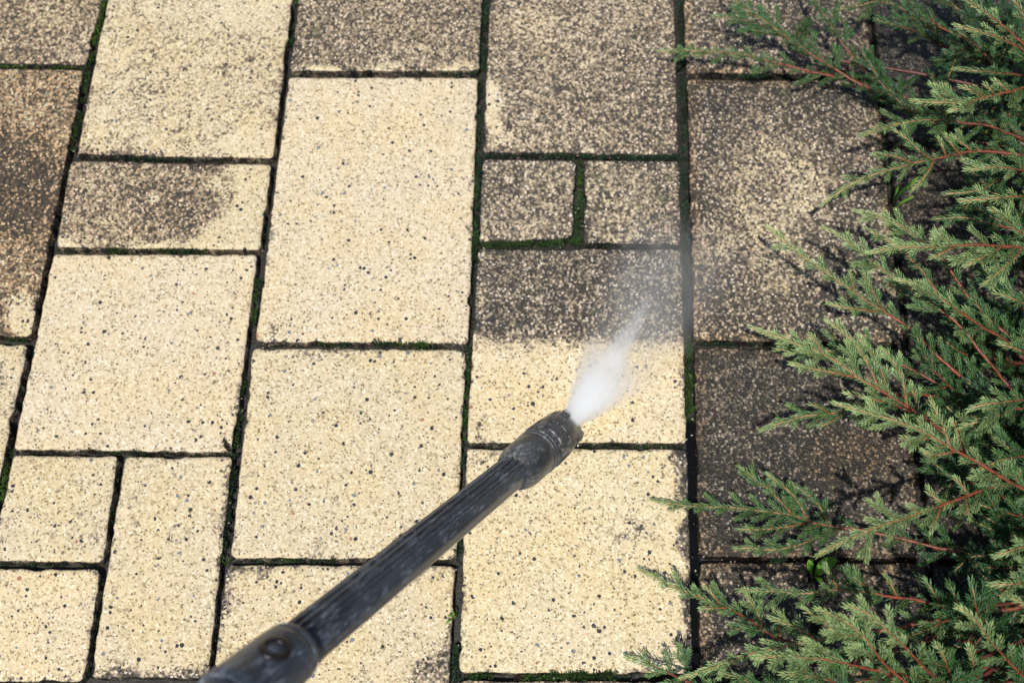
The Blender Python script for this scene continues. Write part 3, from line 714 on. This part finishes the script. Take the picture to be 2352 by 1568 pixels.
BR = [
 # low branches at the top, further away; dark needles paint their shade
 dict(pts=[(1660, -28), (1688, 0), (1728, 30), (1785, 70), (1845, 113), (1885, 140), (1985, 200), (2060, 218), (2160, 260)], z=(.05, .03), age=.42, r=.0028),
 dict(pts=[(1512, 118), (1568, 117), (1668, 120), (1768, 140), (1868, 167), (1965, 187), (2045, 225)], z=(.03, .03), age=.55),
 dict(pts=[(1850, -30), (1868, 0), (1902, 50), (1935, 100), (1972, 147), (2040, 215)], z=(.05, .03), age=.3),
 dict(pts=[(1922, 23), (1968, 13), (2035, 3), (2115, 40), (2200, 80), (2300, 130)], z=(.06, .04), age=.4),
 dict(pts=[(2012, 47), (2050, 56), (2088, 67), (2150, 95)], z=(.06, .05), age=.45),
 dict(pts=[(1980, 120), (2006, 160), (2030, 200), (2075, 245), (2150, 290)], z=(.05, .03), age=.22, dens=1.3),
 dict(pts=[(2040, 200), (2060, 225), (2100, 262), (2180, 300)], z=(.05, .03), age=.2, dens=1.4),
 dict(pts=[(1640, 38), (1700, 45), (1760, 62), (1830, 105)], z=(.045, .04), age=.5),
 dict(pts=[(2132, 163), (2146, 185), (2160, 215), (2190, 250)], z=(.05, .03), age=.3),
 dict(pts=[(2060, -20), (2110, 20), (2150, 55), (2230, 100)], z=(.05, .03), age=.25, dens=1.3),
 dict(pts=[(2150, -20), (2200, 20), (2260, 60), (2340, 120)], z=(.06, .03), age=.25, dens=1.3),
 # sunlit branches, upper right; paler needles paint the sun in
 dict(pts=[(2193, 57), (2243, 72), (2285, 82), (2318, 98), (2352, 115), (2420, 150)], z=(.17, .14), age=.95, nl=.0046),
 dict(pts=[(2180, -45), (2222, 0), (2277, 38), (2310, 62), (2340, 90), (2410, 150)], z=(.18, .15), age=.9, r=.0016),
 dict(pts=[(2310, -35), (2327, 0), (2343, 25), (2375, 80), (2430, 150)], z=(.17, .14), age=.8),
 dict(pts=[(2195, 70), (2243, 103), (2277, 145), (2300, 200)], z=(.10, .07), age=.45),
 dict(pts=[(2198, 160), (2243, 162), (2293, 167), (2352, 172), (2430, 185)], z=(.13, .10), age=.55),
 dict(pts=[(2097, 232), (2143, 235), (2193, 235), (2243, 228), (2277, 220), (2318, 212), (2352, 203), (2430, 190)], z=(.15, .13), age=.85, r=.0018,
      sides=[[(2183, 255), (2215, 246), (2248, 227)], [(2208, 200), (2232, 208), (2257, 222)], [(2263, 195), (2275, 205), (2285, 217)], [(2283, 185), (2300, 196), (2315, 211)]]),
 dict(pts=[(1980, 310), (2035, 293), (2077, 283), (2135, 277), (2210, 283), (2268, 291), (2318, 310), (2400, 335)], z=(.09, .09), age=.6, r=.0018),
 dict(pts=[(1891, 467), (1930, 440), (1975, 414), (2035, 394), (2102, 374), (2155, 364), (2245, 347), (2328, 353), (2420, 365)], z=(.08, .11), age=.66, r=.0022,
      sides=[[(2055, 300), (2090, 325), (2115, 350), (2138, 366)], [(2008, 354), (2050, 358), (2098, 375)], [(2095, 437), (2118, 412), (2135, 390), (2146, 367)], [(2157, 320), (2166, 338), (2172, 360)], [(2172, 312), (2190, 335), (2205, 354)], [(2188, 312), (2210, 328), (2235, 348)]]),
 dict(pts=[(2220, 390), (2255, 387), (2293, 385), (2352, 393), (2430, 400)], z=(.13, .12), age=.8),
 dict(pts=[(2172, 445), (2235, 438), (2277, 422), (2318, 402), (2400, 380)], z=(.10, .09), age=.5),
 dict(pts=[(2207, 462), (2268, 455), (2310, 452), (2352, 450), (2440, 448)], z=(.17, .16), age=.9),
 dict(pts=[(2275, 480), (2310, 503), (2352, 545), (2430, 610)], z=(.16, .14), age=.8),
 dict(pts=[(2148, 503), (2210, 500), (2260, 508), (2330, 525), (2420, 540)], z=(.09, .08), age=.5),
 # middle fan
 dict(pts=[(1967, 485), (2027, 500), (2077, 522), (2122, 553), (2162, 590), (2192, 636), (2222, 680), (2255, 716), (2330, 780)], z=(.13, .11), age=.78, r=.002),
 dict(pts=[(1995, 580), (2068, 566), (2152, 565), (2210, 562), (2268, 563), (2352, 570), (2450, 580)], z=(.19, .17), age=.92, r=.0022, lush=.9,
      sides=[[(2218, 610), (2255, 592), (2302, 566)], [(2258, 653), (2300, 620), (2330, 595), (2345, 572)], [(2140, 592), (2160, 583), (2190, 566)]]),
 dict(pts=[(1765, 523), (1805, 558), (1845, 590), (1902, 630), (1935, 656), (1985, 690), (2028, 716), (2085, 753), (2135, 800), (2188, 847), (2230, 885), (2310, 950)], z=(.10, .07), age=.72, r=.0024,
      sides=[[(1905, 698), (1968, 710), (2022, 714)], [(1952, 625), (1957, 650), (1962, 674)], [(1970, 607), (1990, 640), (2010, 680), (2030, 716)]]),
 dict(pts=[(1892, 523), (1952, 556), (2008, 603), (2055, 640), (2115, 680), (2202, 743), (2248, 800), (2285, 843), (2318, 883), (2390, 960)], z=(.12, .09), age=.7, r=.0023),
 dict(pts=[(1992, 526), (2052, 560), (2102, 603), (2128, 633), (2168, 690), (2215, 723), (2290, 780)], z=(.12, .09), age=.6),
 dict(pts=[(2062, 643), (2118, 656), (2168, 693), (2218, 726), (2262, 753), (2340, 800)], z=(.16, .12), age=.85),
 dict(pts=[(2030, 655), (2080, 668), (2130, 690), (2200, 740), (2280, 800)], z=(.10, .08), age=.45),
 dict(pts=[(1728, 753), (1765, 768), (1801, 780), (1868, 803), (1918, 830), (1975, 870), (2018, 893), (2068, 923), (2118, 953), (2162, 987), (2195, 1017), (2280, 1100)], z=(.13, .09), age=.85, r=.0026,
      sides=[[(1898, 736), (1925, 755), (1952, 776), (1982, 816), (2002, 856), (2015, 889)], [(1972, 770), (1998, 800), (2015, 833), (2028, 863), (2042, 905)], [(2025, 800), (2045, 820), (2062, 843), (2075, 880), (2084, 930)], [(2092, 880), (2100, 905), (2112, 948)], [(1818, 836), (1860, 845), (1902, 853), (1962, 866)], [(1862, 770), (1875, 785), (1890, 812)]]),
 dict(pts=[(1782, 803), (1868, 806), (1952, 810), (2002, 816), (2052, 830), (2088, 846), (2152, 880), (2202, 900), (2255, 923), (2350, 965)], z=(.07, .06), age=.55, r=.0022,
      sides=[[(1972, 772), (1990, 790), (2008, 817)]]),
 dict(pts=[(1748, 988), (1790, 973), (1852, 957), (1918, 950), (1985, 930), (2035, 913), (2100, 905), (2200, 920)], z=(.06, .05), age=.62,
      sides=[[(1862, 928), (1880, 935), (1905, 950)], [(1885, 978), (1905, 970), (1935, 948)]]),
 dict(pts=[(1918, 926), (1985, 947), (2035, 960), (2078, 973), (2118, 990), (2168, 1020), (2212, 1045), (2285, 1088), (2335, 1115), (2420, 1160)], z=(.18, .14), age=.97, r=.0022,
      sides=[[(2137, 918), (2150, 945), (2165, 975), (2185, 1030)], [(2075, 1005), (2105, 1012), (2135, 1003)], [(2120, 1035), (2150, 1045), (2190, 1035)]]),
 dict(pts=[(1942, 903), (1985, 912), (2035, 923), (2110, 950)], z=(.12, .10), age=.75),
 dict(pts=[(2228, 940), (2265, 926), (2302, 923), (2352, 920), (2440, 930)], z=(.17, .15), age=.7, nl=.006),
 dict(pts=[(2212, 977), (2250, 968), (2285, 960), (2330, 940), (2420, 940)], z=(.16, .14), age=.62, nl=.006),
 dict(pts=[(2187, 965), (2200, 995), (2212, 1030), (2240, 1080)], z=(.15, .10), age=.72),
 dict(pts=[(2288, 673), (2320, 685), (2352, 700), (2430, 740)], z=(.16, .14), age=.62, nl=.006),
 dict(pts=[(2300, 790), (2330, 798), (2360, 810), (2440, 830)], z=(.16, .13), age=.6, nl=.006),
 dict(pts=[(2228, 650), (2240, 690), (2265, 735), (2310, 800)], z=(.13, .10), age=.5, nl=.006),
 dict(pts=[(2100, 760), (2118, 795), (2150, 850), (2210, 920)], z=(.10, .08), age=.4, nl=.006),
 # lower fan
 dict(pts=[(1500, 1148), (1568, 1158), (1668, 1165), (1735, 1172), (1822, 1185), (1868, 1202), (1935, 1215), (1972, 1218), (2068, 1235), (2152, 1255), (2230, 1270), (2330, 1290)], z=(.009, .045, .003), age=.55, r=.0024,
      sides=[[(1698, 1072), (1735, 1100), (1768, 1125), (1800, 1158), (1825, 1185)], [(1762, 1088), (1795, 1115), (1825, 1142), (1858, 1195)], [(1815, 1108), (1850, 1132), (1875, 1152), (1908, 1207)], [(1698, 1215), (1740, 1216), (1785, 1212), (1862, 1201)], [(1688, 1258), (1730, 1256), (1768, 1258), (1835, 1248), (1885, 1228), (1915, 1213)]]),
 dict(pts=[(1878, 1275), (1920, 1254), (1968, 1232), (2010, 1213), (2052, 1198), (2118, 1175), (2168, 1158), (2245, 1128), (2302, 1112), (2390, 1090)], z=(.15, .12), age=.9, r=.0022, nl=.0058,
      sides=[[(2132, 1122), (2145, 1140), (2168, 1158)], [(2140, 1218), (2150, 1195), (2160, 1164)], [(2195, 1098), (2210, 1115), (2225, 1136)], [(2225, 1188), (2222, 1165), (2218, 1140)]]),
 dict(pts=[(1470, 1308), (1515, 1330), (1568, 1355), (1651, 1385), (1708, 1412), (1742, 1435), (1775, 1459), (1818, 1475), (1900, 1500)], z=(.009, .06, .003), age=.72,
      sides=[[(1622, 1350), (1638, 1366), (1655, 1387)], [(1711, 1355), (1725, 1380), (1740, 1405), (1755, 1444)], [(1775, 1389), (1783, 1420), (1795, 1466)], [(1612, 1397), (1640, 1396), (1670, 1394)]]),
 dict(pts=[(1698, 1355), (1768, 1355), (1852, 1359), (1918, 1352), (1992, 1359), (2040, 1368), (2102, 1375), (2152, 1389), (2230, 1400), (2330, 1410)], z=(.08, .07), age=.6, r=.0024, nl=.0056,
      sides=[[(1896, 1300), (1908, 1322), (1925, 1352)], [(1945, 1318), (1970, 1330), (2000, 1358)], [(2035, 1325), (2048, 1345), (2060, 1370)]]),
 dict(pts=[(1568, 1555), (1635, 1535), (1718, 1505), (1785, 1489), (1852, 1475), (1935, 1465), (2035, 1449), (2102, 1435), (2168, 1425), (2260, 1408), (2352, 1392), (2440, 1380)], z=(.05, .09), age=.85, r=.003, nl=.0056,
      sides=[[(1845, 1395), (1870, 1412), (1895, 1430), (1922, 1463)], [(1771, 1419), (1800, 1430), (1835, 1442), (1875, 1471)]]),
 dict(pts=[(1878, 1399), (1905, 1410), (1935, 1422), (1985, 1465), (2018, 1509), (2048, 1542), (2110, 1590)], z=(.17, .12), age=.95, nl=.006),
 dict(pts=[(1945, 1392), (1970, 1400), (2002, 1415), (2052, 1459), (2088, 1499), (2122, 1535), (2170, 1570)], z=(.19, .14), age=.92, nl=.006),
 dict(pts=[(1500, 1592), (1600, 1584), (1700, 1580), (1800, 1575), (1895, 1567), (1968, 1564), (2068, 1545), (2168, 1535), (2268, 1535), (2335, 1545), (2440, 1560)], z=(.03, .10), age=.6, r=.0042, nl=.006),
 dict(pts=[(1735, 1509), (1785, 1508), (1835, 1509), (1902, 1515), (1968, 1529), (2035, 1542), (2140, 1565)], z=(.15, .11), age=.95, nl=.0056),
 dict(pts=[(1440, 1508), (1500, 1530), (1560, 1555), (1640, 1592)], z=(.008, .04, .002), age=.75),
 dict(pts=[(2202, 1395), (2228, 1412), (2252, 1439), (2285, 1482), (2328, 1529), (2370, 1570)], z=(.19, .14), age=.85, nl=.0065),
 dict(pts=[(2025, 1475), (2085, 1459), (2135, 1439), (2185, 1420), (2280, 1395)], z=(.12, .10), age=.65, nl=.006),
 dict(pts=[(2288, 1275), (2320, 1264), (2352, 1255), (2440, 1235)], z=(.19, .17), age=1.0),
 dict(pts=[(2278, 1342), (2315, 1340), (2352, 1338), (2440, 1335)], z=(.19, .17), age=.95),
 dict(pts=[(2325, 1372), (2350, 1385), (2430, 1420)], z=(.19, .17), age=1.0),
 dict(pts=[(2125, 1332), (2140, 1355), (2160, 1390), (2210, 1440)], z=(.12, .09), age=.45, nl=.0065),
 dict(pts=[(2180, 1340), (2192, 1365), (2205, 1395), (2240, 1440)], z=(.13, .10), age=.4, nl=.0065),
 dict(pts=[(2230, 1335), (2238, 1362), (2245, 1400), (2260, 1450)], z=(.13, .10), age=.4, nl=.0065),
 dict(pts=[(2150, 1480), (2165, 1500), (2175, 1530), (2190, 1560)], z=(.16, .12), age=.62, nl=.0065),
 dict(pts=[(2225, 1485), (2232, 1505), (2238, 1535), (2250, 1560)], z=(.16, .12), age=.7, nl=.0065),
 dict(pts=[(1800, 1548), (1850, 1552), (1900, 1560), (1960, 1590)], z=(.14, .12), age=.7, nl=.006),
 dict(pts=[(1660, 1545), (1700, 1556), (1740, 1575), (1800, 1600)], z=(.10, .09), age=.6, nl=.006),
 dict(pts=[(1960, 1480), (1990, 1500), (2020, 1530), (2060, 1570)], z=(.11, .09), age=.5, nl=.006),
 dict(pts=[(2250, 1080), (2290, 1060), (2330, 1050), (2420, 1040)], z=(.15, .13), age=.55, nl=.0065),
 dict(pts=[(2230, 1150), (2270, 1165), (2320, 1180), (2420, 1200)], z=(.13, .11), age=.4, nl=.0065),
 dict(pts=[(2290, 1010), (2320, 1030), (2360, 1055), (2430, 1100)], z=(.14, .12), age=.5, nl=.0065),
]
for b_ in BR: branch(**b_)
# inner branches close to the paving, needles darkened to paint the shade inside
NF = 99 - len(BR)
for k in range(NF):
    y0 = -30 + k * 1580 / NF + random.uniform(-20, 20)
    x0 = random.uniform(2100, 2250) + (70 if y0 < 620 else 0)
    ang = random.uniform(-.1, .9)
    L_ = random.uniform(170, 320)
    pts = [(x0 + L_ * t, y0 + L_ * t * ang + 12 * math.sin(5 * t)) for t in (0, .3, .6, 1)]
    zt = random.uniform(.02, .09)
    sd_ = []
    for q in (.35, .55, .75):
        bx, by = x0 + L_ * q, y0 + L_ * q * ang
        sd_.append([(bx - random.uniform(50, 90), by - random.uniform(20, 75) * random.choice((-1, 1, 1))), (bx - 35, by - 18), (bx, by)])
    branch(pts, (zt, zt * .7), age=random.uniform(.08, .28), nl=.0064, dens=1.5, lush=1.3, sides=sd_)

# ------------------------------------------------------------------ lance
UPREF = CAM - (TUBE_A + TUBE_B) / 2
lance = empty("pressure_washer_lance", TUBE_A, "worn black pressure washer lance with bent nozzle head held over the clean pavers", "pressure washer lance")
LINV = Matrix.Translation(-Vector(lance.location))
def lathe(name, p0, p1, prof, mat, sides=64, shape=None, parent=lance, ref=UPREF, caps=True):
    """prof: (distance from p0 along p0->p1 as a fraction, radius); shape(theta, t) scales the radius"""
    ax = p1 - p0; L = np.linalg.norm(ax); xx, yy, zz = frame(ax, ref)
    V, Fc = [], []
    for t, r in prof:
        for j in range(sides):
            th = 2 * math.pi * j / sides; k = shape(th, t) if shape else 1
            V.append((math.cos(th) * r * k, math.sin(th) * r * k, t * L))
    m = len(prof)
    for i in range(m - 1):
        for j in range(sides):
            Fc.append((i * sides + j, i * sides + (j + 1) % sides, (i + 1) * sides + (j + 1) % sides, (i + 1) * sides + j))
    if caps:
        Fc.append(tuple(range(sides))[::-1]); Fc.append(tuple((m - 1) * sides + j for j in range(sides)))
    o = mesh_obj(name, V, Fc, mat)
    me = o.data; me.set_sharp_from_angle(angle=math.radians(38))
    mw = Matrix((np.column_stack([xx, yy, zz])).tolist()).to_4x4(); mw.translation = Vector(p0)
    o.parent = parent
    pi = Matrix.Identity(4)
    q = parent
    inv = LINV if parent is lance else None
    if inv is not None: o.matrix_parent_inverse = inv
    o.matrix_local = mw if inv is None else mw
    if inv is not None: o.matrix_basis = mw
    return o
RT = .01425
def flutes(th, t):
    # flat bands and grooves along the upper side, smooth below
    k = 1.0
    for c, wdt, dep in ((-.16, .05, .05), (.12, .15, .15), (.52, .10, .15), (.90, .14, .16), (1.30, .10, .14), (-.60, .03, .04), (-1.1, .03, .03)):
        d = abs((th - c + math.pi) % (2 * math.pi) - math.pi)
        k -= dep * (1 - ss(np.array(d), wdt * .65, wdt * 1.05))
    return float(k)
ax_t = unit(TUBE_B - TUBE_A)
lathe("tube", TUBE_A - ax_t * .016, TUBE_B + ax_t * .02, [(t, RT * (.96 + .04 * t)) for t in np.linspace(0, 1, 40)], M_TUBE, 160, flutes)
# nozzle head: rear barrel, ring, ribbed adjusting sleeve, mouth
hd = HEAD_1 - HEAD_0
RH = .0192
barrel = [(0.0, .0135), (.0, RH * .83), (.035, RH * .90), (.075, RH * .955), (.14, RH), (.36, RH * 1.0), (.385, RH * .985), (.395, RH * .955), (.42, RH * .955)]
lathe("nozzle_barrel", HEAD_0, HEAD_1, barrel, M_HEAD, 72)
ring = [(.40, RH * .96), (.405, RH * 1.02), (.425, RH * 1.03), (.44, RH * .99), (.452, RH * .985), (.46, RH * 1.025), (.478, RH * 1.025), (.485, RH * .96)]
lathe("ring", HEAD_0, HEAD_1, ring, M_HEAD, 72)
def ribs(th, t):
    # two rows of raised rectangular grip pads, staggered
    row = 0 if t < .70 else 1
    if t < .545 or t > .90 or .70 < t < .715: return 1.0
    u = (th / (2 * math.pi) * 11 + row * .5) % 1
    return 1.0 + .06 * float(ss(np.array(min(u, 1 - u)), .10, .16))
slv = [(.48, RH * .93)] + [(t, RH * k) for t, k in ((.49, .965), (.52, .985), (.544, .99), (.552, .99), (.60, .99), (.65, .985), (.699, .98), (.701, .978), (.714, .976), (.718, .975), (.78, .96), (.84, .94), (.895, .90), (.902, .895), (.93, .86), (.965, .81), (.985, .77))] + [(.99, RH * .73), (.97, RH * .62), (.93, RH * .5), (.93, RH * .05)]
lathe("grip_sleeve", HEAD_0, HEAD_1, slv, M_HEAD, 132, ribs)
lathe("nozzle_tip", HEAD_0, HEAD_1, [(.90, RH * .40), (.985, RH * .36), (1.0, RH * .30), (1.0, RH * .12), (.96, RH * .10)], M_RUST, 40)
# two lugs at the mouth
xx, yy, zz = frame(hd, UPREF); LH = np.linalg.norm(hd)
for an in (1.15, -.62, 2.75):
    V, Fc = [], []
    for k, (z_, r_) in enumerate(((.90, .78), (.94, .93), (1.0, .93), (1.035, .84), (1.03, .68), (.97, .64))):
        for q in np.linspace(-1, 1, 5):
            th = an + q * .30; rr = RH * r_ * (1 - .04 * q * q)
            V.append(HEAD_0 + (xx * math.cos(th) + yy * math.sin(th)) * rr + zz * LH * (z_ - .012 * q * q))
    for k in range(6):
        for j in range(4):
            Fc.append((k * 5 + j, k * 5 + j + 1, ((k + 1) % 6) * 5 + j + 1, ((k + 1) % 6) * 5 + j))
    Fc.append(tuple(k * 5 for k in range(6))); Fc.append(tuple(k * 5 + 4 for k in range(6))[::-1])
    o = mesh_obj("lug", V, Fc, M_HEAD, smooth=False); o.parent = lance; o.matrix_parent_inverse = LINV
# coupling and handle sleeve at the near end
C0 = TUBE_B + ax_t * -.004; C1 = TUBE_B + ax_t * .075
coup = [(0, RT * .98), (.0, RT * 1.06), (.012, RT * 1.14), (.03, RT * 1.19), (.055, RT * 1.21), (.07, RT * 1.215), (.078, RT * 1.18), (.09, RT * 1.18), (.10, RT * 1.225), (.16, RT * 1.255), (.40, RT * 1.28), (.70, RT * 1.30), (.73, RT * 1.33), (.80, RT * 1.34), (.84, RT * 1.27), (.84, RT * 1.02)]
lathe("coupling", C0, C1, coup, M_TUBE, 72)
lathe("handle_sleeve", C0 + ax_t * .060, C0 + ax_t * .24, [(0, RT * 1.0), (.0, RT * 1.12), (.3, RT * 1.16), (1, RT * 1.25)], M_TUBE, 72, lambda th, t: 1 - .05 * float(ss(np.array(math.sin(th * 9)), .2, .6)))
# bayonet recess on the coupling: a dark slot with a peg
xx, yy, zz = frame(C1 - C0, UPREF)
def on_coupling(th, s_, r_): return C0 + zz * s_ + (xx * math.cos(th) + yy * math.sin(th)) * r_
V, Fc = [], []
nA, nB = 28, 8
for i in range(nA):
    A_ = 2 * math.pi * i / nA
    for j in range(nB):
        B_ = 2 * math.pi * j / nB
        rad = 1 + .34 * math.cos(B_)
        V.append(on_coupling(.40 + .36 * math.cos(A_) * rad, .030 + .0080 * math.sin(A_) * rad, RT * 1.268 + .0014 * math.sin(B_)))
for i in range(nA):
    for j in range(nB):
        Fc.append((i * nB + j, i * nB + (j + 1) % nB, ((i + 1) % nA) * nB + (j + 1) % nB, ((i + 1) % nA) * nB + j))
o = mesh_obj("slot", V, Fc, M_RUST); o.parent = lance; o.matrix_parent_inverse = LINV
V, Fc = [], []
for k, (rr, hh) in enumerate(((1.0, -.001), (1.0, .0002), (.8, .0005), (.3, .0006))):
    for i in range(20):
        A_ = 2 * math.pi * i / 20
        V.append(on_coupling(.40 + .17 * math.cos(A_) * rr, .030 + .0036 * math.sin(A_) * rr, RT * 1.268 + hh))
for k in range(3):
    for i in range(20): Fc.append((k * 20 + i, k * 20 + (i + 1) % 20, (k + 1) * 20 + (i + 1) % 20, (k + 1) * 20 + i))
Fc.append(tuple(60 + i for i in range(20)))
o = mesh_obj("peg", V, Fc, M_TUBE); o.parent = lance; o.matrix_parent_inverse = LINV

# ------------------------------------------------------------------ water spray
NOZ = HEAD_1
jet = empty("water_spray", NOZ, "white fan of water spray leaving the nozzle and hitting the half washed paver", "water spray")
def cone(name, p0, p1, ref, wx, wy, density, power, stops, stretch, scale, aniso):
    """a closed body of spray from p0 to p1, half widths wx, wy = (start, end), thinning out towards its skin"""
    ax = p1 - p0; L = np.linalg.norm(ax); xx, yy, zz = frame(ax, ref)
    V, Fc = [], []; K, S_ = 14, 28
    for k in range(K + 1):
        t = k / K
        for j in range(S_):
            th = 2 * math.pi * j / S_
            V.append(((wx[0] + (wx[1] - wx[0]) * t) * math.cos(th), (wy[0] + (wy[1] - wy[0]) * t) * math.sin(th), t * L))
    for k in range(K):
        for j in range(S_): Fc.append((k * S_ + j, k * S_ + (j + 1) % S_, (k + 1) * S_ + (j + 1) % S_, (k + 1) * S_ + j))
    Fc.append(tuple(range(S_))[::-1]); Fc.append(tuple(K * S_ + j for j in range(S_)))
    b = NB(name); b.t.nodes.remove(b.bsdf)
    o = b.obj(); sx = b.n("ShaderNodeSeparateXYZ", {0: o}).outputs
    t = b.math('DIVIDE', sx[2], L)
    u = b.math('DIVIDE', sx[0], b.math('MULTIPLY_ADD', t, wx[1] - wx[0], wx[0])); v = b.math('DIVIDE', sx[1], b.math('MULTIPLY_ADD', t, wy[1] - wy[0], wy[0]))
    q = b.math('SUBTRACT', 1.0, b.math('ADD', b.math('MULTIPLY', u, u), b.math('MULTIPLY', v, v)), clamp=True)
    q = b.math('POWER', q, power)
    mp = b.n("ShaderNodeMapping", {"Vector": o, "Scale": (1, 1, stretch)}).outputs[0]
    nz = b.math('MULTIPLY_ADD', b.noise(mp, scale, 4, .6), 2.4, -.3, clamp=False)
    fade = b.ramp(t, [(a_, (c_,) * 3) for a_, c_ in stops])
    dens = b.math('MULTIPLY', b.math('MULTIPLY', q, nz), b.math('MULTIPLY', fade, density))
    pv = b.n("ShaderNodeVolumePrincipled", {"Color": (.975, .987, 1, 1), "Density": dens, "Anisotropy": aniso})
    b.t.links.new(pv.outputs[0], b.out.inputs["Volume"])
    ob = mesh_obj(name, V, Fc, b.m)
    mw = Matrix((np.column_stack([xx, yy, zz])).tolist()).to_4x4(); mw.translation = Vector(p0)
    ob.parent = jet; ob.matrix_parent_inverse = Matrix.Translation(-Vector(jet.location)); ob.matrix_basis = mw
    return ob
FANREF = at(1462, 935, 0) - at(1385, 770, 0)
IMP = at(1426, 828, .002)
cone("spray_fan", NOZ + unit(HEAD_1 - HEAD_0) * .001, IMP, FANREF, (.0045, .047), (.0045, .021), 310.0, 1.6,
     [(0, 1.6), (.2, 1.2), (.5, .68), (.8, .30), (1, .06)], .07, 230, 0.0)
cone("splash_streak", at(1402, 842, .012), at(1500, 668, .016), FANREF, (.016, .0035), (.010, .003), 130.0, 1.3,
     [(0, .4), (.15, 1.0), (.5, .7), (.8, .45), (1, 0)], .3, 200, 0.0)
cone("mist", at(1400, 900, .022), at(1600, 500, .03), np.array([1.0, 0, 0]), (.04, .075), (.018, .025), 13.0, 1.0,
     [(0, 0), (.2, 1), (.6, .8), (1, 0)], 1.0, 40, 0.0)
